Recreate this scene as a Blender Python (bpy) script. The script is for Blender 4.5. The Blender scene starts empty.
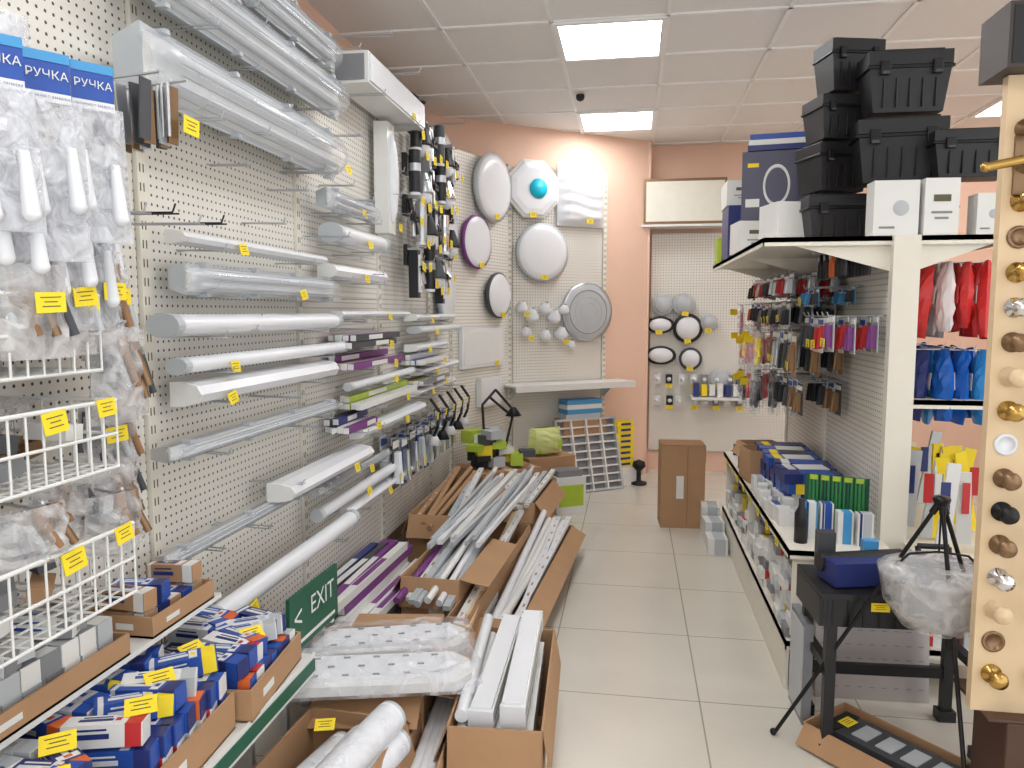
import bpy, math, random
from mathutils import Matrix, Vector, Euler
random.seed(7)
E = 1.5
R = random.random
def U(a, b): return a + (b - a) * random.random()
def s2l(c):
    c = c / 255.0
    return c / 12.92 if c <= 0.04045 else ((c + 0.055) / 1.055) ** 2.4
def C(rgb): return (s2l(rgb[0]), s2l(rgb[1]), s2l(rgb[2]), 1)

# ------------------------------------------------------------ materials
MATS = {}
def base(name):
    m = bpy.data.materials.new(name); m.use_nodes = True
    nt = m.node_tree; b = nt.nodes['Principled BSDF']
    return m, nt, b
def mat(name, rgb, rough=0.5, metal=0.0, var=0.06, scale=14, bump=0.0, emit=0.0, coat=0.0):
    if name in MATS: return MATS[name]
    m, nt, b = base(name)
    tc = nt.nodes.new('ShaderNodeTexCoord'); nz = nt.nodes.new('ShaderNodeTexNoise')
    nz.inputs['Scale'].default_value = scale; nz.inputs['Detail'].default_value = 3
    nt.links.new(tc.outputs['Object'], nz.inputs['Vector'])
    mx = nt.nodes.new('ShaderNodeMix'); mx.data_type = 'RGBA'
    c = C(rgb)
    mx.inputs['A'].default_value = tuple(min(1, x * (1 - var)) for x in c[:3]) + (1,)
    mx.inputs['B'].default_value = tuple(min(1, x * (1 + var)) for x in c[:3]) + (1,)
    nt.links.new(nz.outputs['Fac'], mx.inputs['Factor'])
    nt.links.new(mx.outputs['Result'], b.inputs['Base Color'])
    b.inputs['Roughness'].default_value = rough; b.inputs['Metallic'].default_value = metal
    b.inputs['Coat Weight'].default_value = coat
    if bump:
        bp = nt.nodes.new('ShaderNodeBump'); bp.inputs['Strength'].default_value = bump
        bp.inputs['Distance'].default_value = 0.01
        nt.links.new(nz.outputs['Fac'], bp.inputs['Height']); nt.links.new(bp.outputs['Normal'], b.inputs['Normal'])
    if emit:
        b.inputs['Emission Color'].default_value = c; b.inputs['Emission Strength'].default_value = emit
    MATS[name] = m
    return m
def film(name, lo, hi, scale, rgb=(235, 235, 240), rough=0.15, bump=.5):
    m, nt, b = base(name)
    tc = nt.nodes.new('ShaderNodeTexCoord'); nz = nt.nodes.new('ShaderNodeTexNoise')
    nz.inputs['Scale'].default_value = scale; nz.inputs['Detail'].default_value = 4; nz.inputs['Distortion'].default_value = 1.2
    nt.links.new(tc.outputs['Object'], nz.inputs['Vector'])
    mr = nt.nodes.new('ShaderNodeMapRange')
    mr.inputs['From Min'].default_value = 0.4; mr.inputs['From Max'].default_value = 0.7
    mr.inputs['To Min'].default_value = lo; mr.inputs['To Max'].default_value = hi
    nt.links.new(nz.outputs['Fac'], mr.inputs['Value']); nt.links.new(mr.outputs['Result'], b.inputs['Alpha'])
    b.inputs['Base Color'].default_value = C(rgb); b.inputs['Roughness'].default_value = rough
    if bump:
        bp = nt.nodes.new('ShaderNodeBump'); bp.inputs['Strength'].default_value = bump; bp.inputs['Distance'].default_value = 0.02
        nt.links.new(nz.outputs['Fac'], bp.inputs['Height']); nt.links.new(bp.outputs['Normal'], b.inputs['Normal'])
    return m
def mth(nt, op, a, b=None):
    n = nt.nodes.new('ShaderNodeMath'); n.operation = op
    for i, x in enumerate((a, b)):
        if x is None: continue
        if isinstance(x, (int, float)): n.inputs[i].default_value = x
        else: nt.links.new(x, n.inputs[i])
    return n.outputs[0]
def pegmat():
    m, nt, b = base('pegboard_cream')
    tc = nt.nodes.new('ShaderNodeTexCoord'); sp = nt.nodes.new('ShaderNodeSeparateXYZ')
    nt.links.new(tc.outputs['Object'], sp.inputs[0])
    S = 0.025
    def cell(o):
        return mth(nt, 'SUBTRACT', mth(nt, 'FRACT', mth(nt, 'DIVIDE', o, S)), 0.5)
    a = cell(sp.outputs['X']); c = cell(sp.outputs['Z'])
    d = mth(nt, 'SQRT', mth(nt, 'ADD', mth(nt, 'MULTIPLY', a, a), mth(nt, 'MULTIPLY', c, c)))
    h = mth(nt, 'LESS_THAN', d, 0.16)
    mx = nt.nodes.new('ShaderNodeMix'); mx.data_type = 'RGBA'
    mx.inputs['A'].default_value = C((228, 224, 215)); mx.inputs['B'].default_value = C((70, 62, 55))
    nt.links.new(h, mx.inputs['Factor']); nt.links.new(mx.outputs['Result'], b.inputs['Base Color'])
    b.inputs['Roughness'].default_value = 0.45
    return m
def tilemat():
    m, nt, b = base('floor_tile_beige')
    g = nt.nodes.new('ShaderNodeNewGeometry'); sp = nt.nodes.new('ShaderNodeSeparateXYZ')
    nt.links.new(g.outputs['Position'], sp.inputs[0])
    def line(o, off):
        f = mth(nt, 'FRACT', mth(nt, 'DIVIDE', mth(nt, 'SUBTRACT', o, off), 0.6))
        return mth(nt, 'GREATER_THAN', mth(nt, 'ABSOLUTE', mth(nt, 'SUBTRACT', f, 0.5)), 0.495)
    l = mth(nt, 'MAXIMUM', line(sp.outputs['X'], 0.28), line(sp.outputs['Y'], 2.85))
    nz = nt.nodes.new('ShaderNodeTexNoise'); nz.inputs['Scale'].default_value = 3; nz.inputs['Detail'].default_value = 6
    nt.links.new(g.outputs['Position'], nz.inputs['Vector'])
    m1 = nt.nodes.new('ShaderNodeMix'); m1.data_type = 'RGBA'
    m1.inputs['A'].default_value = C((202, 196, 184)); m1.inputs['B'].default_value = C((217, 212, 200))
    nt.links.new(nz.outputs['Fac'], m1.inputs['Factor'])
    m2 = nt.nodes.new('ShaderNodeMix'); m2.data_type = 'RGBA'
    nt.links.new(m1.outputs['Result'], m2.inputs['A']); m2.inputs['B'].default_value = C((158, 151, 137))
    nt.links.new(l, m2.inputs['Factor']); nt.links.new(m2.outputs['Result'], b.inputs['Base Color'])
    b.inputs['Roughness'].default_value = 0.2
    return m
PEG = pegmat(); TILE = tilemat()
FILM = film('clear_film', 0.06, 0.45, 9); FILM2 = film('clear_film_dense', 0.28, 0.75, 16, (220, 218, 218)); FILM3 = film('milky_film', 0.3, 0.8, 20, (222, 224, 230), .12, .8)
CLEAR = film('clear_cover', 0.3, 0.38, 2, (215, 221, 228), 0.1, 0)
PEACH = mat('peach_paint', (234, 198, 175), 0.8, var=0.04, scale=3)
CEIL = mat('ceiling_tile_white', (238, 236, 233), 0.9, var=0.04, scale=60, bump=0.1)
BAR = mat('ceiling_bar_white', (244, 243, 241), 0.5)
WHT = mat('white_enamel', (226, 226, 223), 0.35, var=0.03)
WHT2 = mat('white_opal', (228, 230, 234), 0.25, var=0.02)
CREAM = mat('shelf_cream', (230, 225, 212), 0.4, var=0.03)
GLAM = mat('lamp_grey', (184, 189, 193), 0.4)
SIL = mat('silver', (195, 198, 202), 0.3, 0.8)
CHR = mat('chrome', (225, 225, 228), 0.12, 1.0)
BRS = mat('brass', (195, 158, 90), 0.22, 1.0)
BRZ = mat('bronze', (140, 112, 84), 0.35, 0.7)
BLK = mat('black_plastic', (26, 26, 29), 0.45)
BLK2 = mat('black_metal', (22, 22, 24), 0.35, 0.3)
DGR = mat('dark_grey', (66, 68, 73), 0.5)
GRY = mat('mid_grey', (132, 134, 138), 0.5)
YEL = mat('tag_yellow', (246, 218, 40), 0.6, var=0.03)
INK = mat('ink_dark', (95, 88, 70), 0.7)
BRN = mat('cardboard', (176, 138, 102), 0.85, var=0.12, scale=8)
BRN2 = mat('cardboard_inner', (148, 112, 80), 0.9, var=0.1, scale=8)
BLU = mat('blue_print', (40, 80, 165), 0.4)
LBL = mat('light_blue', (70, 150, 205), 0.4)
NAV = mat('navy_print', (38, 50, 112), 0.4)
RED = mat('red_print', (195, 46, 46), 0.45)
ORG = mat('orange_print', (220, 105, 50), 0.45)
GRN = mat('green_print', (45, 130, 72), 0.45)
DGN = mat('exit_green', (22, 88, 64), 0.45)
LIM = mat('lime_print', (175, 198, 60), 0.45)
PUR = mat('purple_print', (118, 55, 125), 0.45)
PNK = mat('pink_print', (205, 140, 160), 0.45)
CYN = mat('cyan_print', (0, 195, 225), 0.45)
WOOD = mat('beech_board', (222, 196, 158), 0.5, var=0.08, scale=5)
DWD = mat('dark_wood', (80, 54, 40), 0.5, var=0.15, scale=6)
SLATE = mat('slate_print', (76, 76, 96), .4)
EMIT = mat('panel_emission', (252, 253, 255), 0.5, emit=13.0)

# ------------------------------------------------------------ mesh builder
def T(x=0, y=0, z=0, rz=0, rx=0, ry=0):
    return Matrix.Translation((x, y, z)) @ Euler((math.radians(rx), math.radians(ry), math.radians(rz)), 'XYZ').to_matrix().to_4x4()
class MB:
    def __init__(s, M=None):
        s.M = M or Matrix.Identity(4); s.v = []; s.f = []; s.mi = []; s.sm = []; s.mats = []
    def add(s, vs, fs, m, M=None, smooth=False):
        MM = s.M @ M if M is not None else s.M
        o = len(s.v)
        s.v += [MM @ Vector(p) for p in vs]
        if m not in s.mats: s.mats.append(m)
        k = s.mats.index(m)
        for f in fs:
            s.f.append([i + o for i in f]); s.mi.append(k); s.sm.append(smooth)
    def box(s, c, d, m, M=None, taper=1.0):
        x, y, z = d[0] / 2, d[1] / 2, d[2] / 2; t = taper
        vs = [(-x * t, -y * t, -z), (x * t, -y * t, -z), (x * t, y * t, -z), (-x * t, y * t, -z), (-x, -y, z), (x, -y, z), (x, y, z), (-x, y, z)]
        vs = [(a + c[0], b + c[1], e + c[2]) for a, b, e in vs]
        s.add(vs, [(0, 3, 2, 1), (4, 5, 6, 7), (0, 1, 5, 4), (1, 2, 6, 5), (2, 3, 7, 6), (3, 0, 4, 7)], m, M)
    def cyl(s, p0, p1, r, m, n=10, r2=None, M=None, caps=True):
        p0 = Vector(p0); p1 = Vector(p1); r2 = r if r2 is None else r2
        d = (p1 - p0).normalized()
        a = d.orthogonal().normalized(); b = d.cross(a)
        vs = []
        for p, q in ((p0, r), (p1, r2)):
            for i in range(n):
                t = 2 * math.pi * i / n
                vs.append(p + a * math.cos(t) * q + b * math.sin(t) * q)
        s.add(vs, [(i, (i + 1) % n, n + (i + 1) % n, n + i) for i in range(n)], m, M, True)
        if caps: s.add(vs, [tuple(range(n - 1, -1, -1)), tuple(range(n, 2 * n))], m, M)
    def path(s, pts, r, m, n=6, M=None):
        for a, b in zip(pts[:-1], pts[1:]): s.cyl(a, b, r, m, n, M=M)
    def lathe(s, prof, m, M=None, n=24, sx=1, sy=1):
        vs = []; k = len(prof)
        for r, h in prof:
            for i in range(n):
                t = 2 * math.pi * (i + .5) / n
                vs.append((r * math.cos(t) * sx, r * math.sin(t) * sy, h))
        fs = [(j * n + i, j * n + (i + 1) % n, (j + 1) * n + (i + 1) % n, (j + 1) * n + i) for j in range(k - 1) for i in range(n)]
        s.add(vs, fs, m, M, n > 10)
    def sph(s, c, r, m, sc=(1, 1, 1), M=None, n=14):
        pr = [(math.sin(math.pi * j / 8) * r + 1e-5, -math.cos(math.pi * j / 8) * r) for j in range(9)]
        L = Matrix.Translation(c) @ Matrix.Diagonal((*sc, 1))
        s.lathe(pr, m, (M @ L) if M is not None else L, n)
    def loft(s, secs, m, M=None, smooth=False, closed=True):
        n = len(secs[0]); vs = [p for sec in secs for p in sec]
        fs = []
        for j in range(len(secs) - 1):
            for i in range(n if closed else n - 1):
                fs.append((j * n + i, (j + 1) * n + i, (j + 1) * n + (i + 1) % n, j * n + (i + 1) % n))
        s.add(vs, fs, m, M, smooth)
        if closed: s.add(vs, [tuple(range(n)), tuple(range(len(vs) - 1, len(vs) - n - 1, -1))], m, M)
    def prismx(s, prof, x0, x1, m, M=None, smooth=False):
        s.loft([[(x0, y, z) for y, z in prof], [(x1, y, z) for y, z in prof]], m, M, smooth)
    def plate(s, poly, z0, z1, m, M=None):
        s.loft([[(x, y, z0) for x, y in poly], [(x, y, z1) for x, y in poly]], m, M)
    def text(s, txt, size, m, M):
        cu = bpy.data.curves.new('t', 'FONT'); cu.body = txt; cu.size = size; cu.align_x = 'CENTER'; cu.align_y = 'CENTER'
        cu.resolution_u = 2
        ob = bpy.data.objects.new('t', cu); me = ob.to_mesh()
        s.add([v.co.copy() for v in me.vertices], [tuple(p.vertices) for p in me.polygons], m, M)
        ob.to_mesh_clear(); bpy.data.objects.remove(ob); bpy.data.curves.remove(cu)
    def finish(s, name, keep=None, bevel=0):
        me = bpy.data.meshes.new(name)
        if keep is not None:
            inv = keep.inverted(); vs = [inv @ v for v in s.v]
        else:
            mn = [min(v[i] for v in s.v) for i in range(3)]; mx = [max(v[i] for v in s.v) for i in range(3)]
            o = Vector(((mn[0] + mx[0]) / 2, (mn[1] + mx[1]) / 2, mn[2])); vs = [v - o for v in s.v]
        me.from_pydata(vs, [], s.f)
        for m in s.mats: me.materials.append(m)
        me.polygons.foreach_set('material_index', s.mi); me.polygons.foreach_set('use_smooth', s.sm)
        me.update()
        ob = bpy.data.objects.new(name, me); bpy.context.scene.collection.objects.link(ob)
        if keep is not None: ob.matrix_world = keep
        else: ob.location = o
        if bevel:
            bm = ob.modifiers.new('bevel', 'BEVEL'); bm.width = bevel; bm.segments = 2; bm.limit_method = 'ANGLE'
        return ob
FWD = Euler((math.radians(90), 0, 0)).to_matrix().to_4x4()

# ------------------------------------------------------------ room
CH = 3.02
b = MB(); b.box((1.0, 2.4, -0.05), (5.4, 10.2, 0.1), TILE); b.finish('floor')
b = MB(); b.box((1.0, 2.4, CH + 0.05), (5.4, 10.2, 0.1), CEIL); b.finish('ceiling')
b = MB()
gx = [-0.44 + 0.6 * k for k in range(-2, 8)]; gy = [4.08 + 0.6 * k for k in range(-11, 6)]
for x in gx:
    if -1.6 < x < 3.6: b.box((x, 2.4, CH - 0.004), (0.022, 9.6, 0.012), BAR)
for y in gy: b.box((1.0, y, CH - 0.004), (5.2, 0.022, 0.012), BAR)
b.finish('ceiling_grid')
def panel(x, y):
    b = MB()
    b.box((x + .3, y + .3, CH - 0.008), (0.55, 0.55, 0.006), EMIT)
    for dx, dy, w, d in ((0, .285, .6, .03), (0, -.285, .6, .03), (.285, 0, .03, .54), (-.285, 0, .03, .54)):
        b.box((x + .3 + dx, y + .3 + dy, CH - 0.012), (w, d, 0.016), BAR)
    b.finish('ceiling_light_panel')
for x, y in ((-.44, 4.08), (-.44, 5.88), (2.56, 5.88), (2.56, 4.08), (-.44, 2.28), (-.44, .48), (2.56, 2.28), (2.56, .48), (-.44, -1.32)):
    panel(x, y)
b = MB(); b.box((-1.65, 2.0, CH / 2), (0.1, 8.4, CH), PEACH); b.finish('wall_left')
b = MB(T(-1.65, 5.743, 0, 34.8)); b.box((1.08, 0.05, CH / 2), (2.16, 0.1, CH), PEACH); b.finish('wall_diagonal')
b = MB(); b.box((1.87, 7.25, CH / 2), (3.6, 0.1, CH), PEACH); b.finish('wall_back')
b = MB(); b.box((.10, 7.10, CH / 2), (0.1, 0.24, CH), PEACH); b.finish('wall_return')
b = MB(); b.box((3.65, 4.9, CH / 2), (0.1, 4.8, CH), PEACH); b.finish('wall_right')
b = MB(T(-1.65, 5.743, 0, 34.8)); b.box((1.97, -0.012, .05), (.34, 0.02, .1), mat('skirting', (200, 165, 140), .6)); b.finish('baseboard_diagonal')

LW = T(-1.3, 0, 0, 90); IW = T(-1.3, 5.3, 0, 70); DW = T(-1.0, 6.13, 0, 35); BW = T(0.17, 7.16, 0, 0)
GX = 1.05
GL = T(GX - .03, 5.1, 0, -90); GR = T(GX + .06, 3.2, 0, 90)
def pegboard(F, s0, s1, z0, z1, name='pegboard_panel', t=0.012):
    K = F @ T(s0, 0, z0)
    b = MB(K); b.box(((s1 - s0) / 2, t / 2, (z1 - z0) / 2), (s1 - s0 - .004, t, z1 - z0), PEG)
    b.finish(name, keep=K)
def upright(F, s, z0, z1, slots=True):
    b = MB(F); b.box((s, .005, (z0 + z1) / 2), (.035, .035, z1 - z0), CREAM)
    z = z0 + .03
    while z < z1 - .03:
        b.box((s - .007, -.0128, z), (.004, .001, .022), INK); b.box((s + .007, -.0128, z), (.004, .001, .022), INK); z += .05
    b.finish('slotted_upright')
ys = [-.05, .9, 1.85, 2.8, 3.75, 4.7, 5.28]
for a, c in zip(ys[:-1], ys[1:]): pegboard(LW, a + .018, c - .018, .28, E + 1.17)
for a in ys: upright(LW, a, 0.0, E + 1.19)
pegboard(IW, .03, .86, .28, E + 1.17); pegboard(DW, .03, .9, .28, E + 1.17); upright(DW, .0, 0, E + 1.19); upright(DW, .92, 0, E + 1.19)
pegboard(BW, 0, 1.7, .2, E + .72)

def hook(b, s, z, L=.2, m=None, w=.012):
    m = m or SIL
    for d in (-w, w): b.cyl((s + d, 0, z), (s + d, -L, z - .004), .0022, m, 5)
    b.cyl((s - w, -L, z - .004), (s - w, -L - .008, z + .015), .0022, m, 5)
    b.cyl((s - w, -.003, z), (s + w, -.003, z), .0022, m, 5)
def tag(b, M, w=.052, h=.036):
    b.box((0, 0, 0), (w, .0015, h), YEL, M)
    for i, k in enumerate((.7, .45, .6)): b.box((0, -.0012, h * (.25 - .22 * i)), (w * k, .0006, h * .05), INK, M)

# ------------------------------------------------------------ linear lamps on left wall
def lamp(F, s0, s1, z, kind, h=.07, d=.07, out=.1, name='linear_lamp', tg=None, hooks=True, rz=0):
    b = MB(F)
    y = -out
    if kind == 'tube':
        pr = [(y + d / 2 * math.cos(t), z + h / 2 * math.sin(t)) for t in [2 * math.pi * i / 16 for i in range(16)]]
        b.prismx(pr, s0 + .02, s1 - .02, WHT2, smooth=True)
        for a, c in ((s0, s0 + .03), (s1 - .03, s1)):
            b.prismx([(y + (p - y) * 1.08, z + (q - z) * 1.08) for p, q in pr], a, c, GLAM)
    elif kind == 'flat':
        pr = [(y + d / 2, z - h / 2), (y + d / 2, z + h / 2), (y + d * .1, z + h / 2), (y - d * .35, z + h * .35), (y - d / 2, z), (y - d * .35, z - h * .35), (y + d * .1, z - h / 2)]
        b.prismx(pr, s0 + .012, s1 - .012, WHT2)
        b.prismx([(y + (p - y) * 1.04, z + (q - z) * 1.04) for p, q in pr], s0, s0 + .014, WHT); b.prismx([(y + (p - y) * 1.04, z + (q - z) * 1.04) for p, q in pr], s1 - .014, s1, WHT)
        b.box(((s0 + s1) / 2, y + d / 2 + .004, z), (s1 - s0 - .03, .008, h * .9), SIL)
    elif kind in ('water', 'refl'):
        back = [(y + d * .5, z - h * .32), (y + d * .5, z + h * .32), (y + d * .05, z + h * .5), (y, z + h * .5), (y, z - h * .5), (y + d * .05, z - h * .5)]
        b.prismx(back, s0 + .02, s1 - .02, GLAM if kind == 'water' else SIL)
        def arc(k, kx):
            return [(kx, y - d * .5 * k * math.sin(t), z - h * .47 * k * math.cos(t)) for t in [math.pi * i / 10 for i in range(11)]]
        secs = [arc(.55, s0 + .004), arc(.85, s0 + .03), arc(1, s0 + .07), arc(1, s1 - .07), arc(.85, s1 - .03), arc(.55, s1 - .004)]
        b.box(((s0 + s1) / 2, y - .002, z), (s1 - s0 - .05, .004, h * .8), WHT)
        for q in (-.2, .2): b.cyl((s0 + .07, y - d * .18, z + q * h), (s1 - .07, y - d * .18, z + q * h), min(.012, h * .12), WHT2, 10)
        b.loft(secs, CLEAR, smooth=True, closed=False)
        for k_ in (-.45, -.3, -.15, 0, .15, .3, .45): b.cyl((s0 + .07, y - d * .5 * math.cos(k_ * 2.2), z + h * .47 * math.sin(k_ * 2.2)), (s1 - .07, y - d * .5 * math.cos(k_ * 2.2), z + h * .47 * math.sin(k_ * 2.2)), .0008, GRY, 4)
        n = max(2, int((s1 - s0) / .26))
        for i in range(n):
            xx = s0 + .1 + (s1 - s0 - .2) * i / (n - 1)
            for sg in (-1, 1): b.box((xx, y - .006, z + sg * h * .5), (.02, .03, .012), GLAM)
    elif kind == 'box':
        b.box(((s0 + s1) / 2, y, z), (s1 - s0, d, h), WHT)
        b.box(((s0 + s1) / 2, y - d / 2 - .004, z), (s1 - s0 - .02, .008, h * .85), WHT2)
        b.box((s0 - .002, y, z), (.006, d * .8, h * .8), GRY)
    if hooks:
        for q in (.18, .82):
            ss = s0 + (s1 - s0) * q
            hook(b, ss, z - h / 2 - .004, out + d / 2 + .02)
    if tg is not None:
        tag(b, T(s0 + (s1 - s0) * tg, y - d / 2 - .012, z - h * .35, 0, -12, U(-12, 12)), .048, .034)
    b.finish(name)
G = E
lamp(LW, 1.68, 2.90, G + .605, 'water', .175, .15, .13, 'waterproof_lamp', .93)
lamp(LW, 1.70, 2.98, G + .84, 'water', .15, .13, .12, 'waterproof_lamp')
lamp(LW, 1.9, 3.0, G + 1.02, 'refl', .12, .1, .1, 'reflector_lamp')
lamp(LW, 3.1, 3.95, G + 1.02, 'box', .13, .16, .12, 'box_lamp', .75)
lamp(LW, 2.85, 3.45, G + .45, 'water', .085, .09, .1, 'emergency_lamp', .5)
lamp(LW, 2.9, 3.5, G + .32, 'tube', .075, .1, .1, 'emergency_lamp', .5)
lamp(LW, 2.86, 3.5, G + .165, 'flat', .06, .08, .1, 'emergency_lamp', .5)
lamp(LW, 1.85, 2.8, G + .2, 'flat', .035, .06, .1, 'linear_lamp', .3)
lamp(LW, 1.87, 2.93, G + .09, 'water', .085, .1, .1, 'waterproof_lamp', .6)
lamp(LW, 1.78, 2.9, G - .035, 'tube', .06, .09, .1, 'linear_lamp')
lamp(LW, 1.83, 3.0, G - .145, 'tube', .045, .06, .1, 'linear_lamp', .2)
lamp(LW, 1.87, 2.85, G - .225, 'flat', .065, .09, .1, 'linear_lamp', .15)
lamp(LW, 1.76, 2.93, G - .375, 'refl', .045, .1, .1, 'reflector_lamp')
lamp(LW, 1.74, 3.0, G - .66, 'refl', .04, .06, .09, 'reflector_lamp')
lamp(LW, 2.33, 3.12, G - .61, 'flat', .06, .1, .14, 'linear_lamp', .7)
lamp(LW, 1.9, 3.0, G - .875, 'tube', .065, .065, .13, 'linear_lamp', .15)
lamp(LW, 2.7, 3.7, G - .79, 'tube', .05, .05, .1, 'linear_lamp', .5)
lamp(LW, 3.0, 4.0, G - .86, 'flat', .04, .05, .1, 'linear_lamp', .5)
lamp(LW, 2.95, 3.9, G - .01, 'flat', .03, .06, .1, 'linear_lamp', .6)
lamp(LW, 3.0, 3.95, G - .315, 'tube', .035, .04, .12, 'linear_lamp', .6)
lamp(LW, 3.1, 4.1, G - .53, 'flat', .05, .07, .12, 'linear_lamp', .6)
lamp(LW, 2.7, 3.6, G - .7, 'refl', .035, .05, .1, 'reflector_lamp', .6)
for z, a, c in ((-.03, 4.0, 4.9), (-.1, 4.05, 5.1), (-.2, 4.0, 4.7), (-.34, 4.1, 5.0), (-.45, 4.0, 4.9)):
    lamp(LW, a, c, G + z, random.choice(['flat', 'tube', 'box']), .04, .08, .1, 'linear_lamp', .3)
b = MB(LW); b.box((3.68, -.07, G + .66), (.11, .07, .54), WHT); b.sph((3.68, -.11, G + .66), .04, WHT2, (1.1, .8, 5.5)); hook(b, 3.68, G + .9, .11); tag(b, T(3.68, -.15, G + .42, 0, 0, 8)); b.finish('vertical_batten_lamp')
def boxed(s0, s1, z, n, cols):
    b = MB(LW)
    for i in range(n):
        m = cols[i % len(cols)]; y = -.05 - .03 * (i % 4); zz = z + .03 * (i // 4)
        o = U(-.03, .03)
        b.box(((s0 + s1) / 2 + o, y, zz), (s1 - s0, .027, .027), m)
        b.box(((s0 + s1) / 2 + o + U(-.2, .2), y - .014, zz), ((s1 - s0) * .3, .002, .02), WHT)
        b.box((s0 + o - .001, y, zz), (.004, .024, .024), WHT)
    for q in (.2, .8): hook(b, s0 + (s1 - s0) * q, z - .018, .2)
    tag(b, T(s0 + (s1 - s0) * .6, -.2, z - .01, 0, 0, 8), .05, .036)
    b.finish('boxed_lamp_tubes')
boxed(3.0, 3.6, G - .14, 8, [PUR, WHT, PUR, DGR]); boxed(3.0, 3.7, G - .23, 5, [PUR, PNK, WHT, PUR])
boxed(3.1, 3.95, G - .41, 6, [WHT, LIM, WHT, WHT]); boxed(2.95, 3.3, G - .49, 6, [DGR, NAV, WHT, PUR])
boxed(4.0, 4.6, G - .28, 6, [DGR, WHT, BLU, WHT]); boxed(4.05, 4.65, G - .4, 4, [GRY, YEL, WHT])

def sconce(s, z, k):
    b = MB(LW)
    hook(b, s, z, .16)
    m = [BLK, BLK, SIL, BLK, DGR, BLK, CHR][k % 7]
    b.box((s, -.10, z - .05), (.07, .022, .11), m)
    b.cyl((s, -.12, z - .06), (s, -.17, z - .12), .009, m, 8)
    if k % 4 == 0:
        b.cyl((s, -.15, z + .02), (s, -.15, z - .2), .032, m, 14)
        b.cyl((s, -.15, z - .2), (s, -.15, z - .215), .03, WHT2, 14)
        b.cyl((s, -.15, z - .05), (s, -.15, z - .09), .0335, SIL, 14)
    elif k % 4 == 1:
        b.lathe([(.02, 0), (.055, -.1), (.056, -.11), (.045, -.11), (.0, -.11)], m, T(s, -.16, z - .06))
        b.lathe([(.0, -.17), (.03, -.16), (.042, -.13), (.042, -.1)], WHT2, T(s, -.16, z - .06))
    elif k % 4 == 2:
        b.box((s, -.14, z - .15), (.05, .05, .26), m); b.box((s, -.167, z - .15), (.024, .006, .2), WHT2)
        b.box((s, -.14, z - .02), (.06, .06, .012), SIL)
    else:
        b.path([(s - .03, -.13, z - .02), (s + .03, -.15, z - .2)], .014, m, 8); b.path([(s + .03, -.13, z - .02), (s - .03, -.15, z - .22)], .012, SIL, 8)
        b.box((s, -.15, z - .12), (.08, .03, .03), BLK)
    tag(b, T(s + U(-.01, .03), -.19, z - U(.1, .25), 0, 0, U(-15, 15)), .06, .045)
    b.finish('sconce_lamp')
k = 0
for z, ss in ((1.06, (3.95, 4.08, 4.21, 4.34, 4.47, 4.6, 4.73, 4.88)), (.84, (3.95, 4.08, 4.21, 4.34, 4.48, 4.62, 4.76)), (.60, (3.92, 4.04, 4.16, 4.3, 4.43, 4.56, 4.7)), (.36, (3.93, 4.06, 4.2, 4.34, 4.48, 4.62))):
    for s in ss: sconce(s + U(-.02, .02), G + z + U(-.03, .03), k); k += 1

# ------------------------------------------------------------ round / panel ceiling lamps on walls
def disc(F, s, z, r, rim=None, d=.07, out=.03, face=None, rings=False, tg=True, poly=0, sy=1, name='round_led_lamp', fr=.93):
    b = MB(F); M = T(s, -out, z) @ FWD @ Matrix.Diagonal((1, sy, 1, 1))
    n = poly or 40
    face = face or WHT2
    b.lathe([(.0, -out), (r * .55, -out), (r * .6, 0), (r * .97, 0), (r, d * .3), (r, d * .6), (r * fr, d * .7)], rim or face, M, n)
    b.lathe([(r * fr, d * .68), (r * (fr - .05), d * .86), (r * .7, d * .97), (.0001, d)], face, M, n)
    if rings:
        for q in (.3, .5, .72): b.lathe([(r * q, d * .9), (r * q + .004, d * 1.06), (r * q + .010, d * .9)], GLAM if q < .6 else GRY, M, n)
    if tg: tag(b, T(s + U(-.02, .02), -out - d - .01, z - r * sy * .85, 0, 0, U(-8, 8)), .06, .04)
    b.cyl((s, 0, z + r * .3), (s, -out, z + r * .3), .004, SIL, 6)
    b.finish(name)
disc(DW, .19, G + 1.0, .25, WHT, poly=8, face=WHT2, d=.06)
b = MB(DW); b.lathe([(.08, 0), (.08, .004), (.0001, .005)], CYN, T(.22, -.092, G + 1.0) @ FWD); b.finish('lamp_sticker')
def wavy(F, s, z, w, h):
    b = MB(F); nx, nz = 12, 36; vs = []
    for j in range(nz + 1):
        for i in range(nx + 1):
            x = (i / nx - .5) * w; zz = (j / nz - .5) * h
            e = min(1, 6 * min(i / nx, 1 - i / nx)) * min(1, 8 * min(j / nz, 1 - j / nz))
            y = -.03 - .05 * e - .006 * e * math.sin(zz * 70 + 1.6 * math.sin(x * 14))
            vs.append((s + x, y, z + zz))
    fs = [(j * (nx + 1) + i, j * (nx + 1) + i + 1, (j + 1) * (nx + 1) + i + 1, (j + 1) * (nx + 1) + i) for j in range(nz) for i in range(nx)]
    b.add(vs, fs, WHT2, smooth=True); b.box((s, -.018, z), (w * .97, .03, h * .97), WHT)
    tag(b, T(s + .05, -.1, z - h * .42), .06, .04); b.finish('square_led_lamp')
wavy(DW, .66, G + .98, .46, .52)
disc(DW, .28, G + .49, .24, GLAM, d=.06)
disc(DW, .72, G + .0, .25, SIL, d=.045, face=GLAM, rings=True, tg=False)
disc(IW, .53, G + .95, .26, GLAM, d=.06)
disc(IW, .30, G + .52, .2, PUR, d=.045); disc(IW, .62, G + .13, .18, DGR, d=.05)
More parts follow.
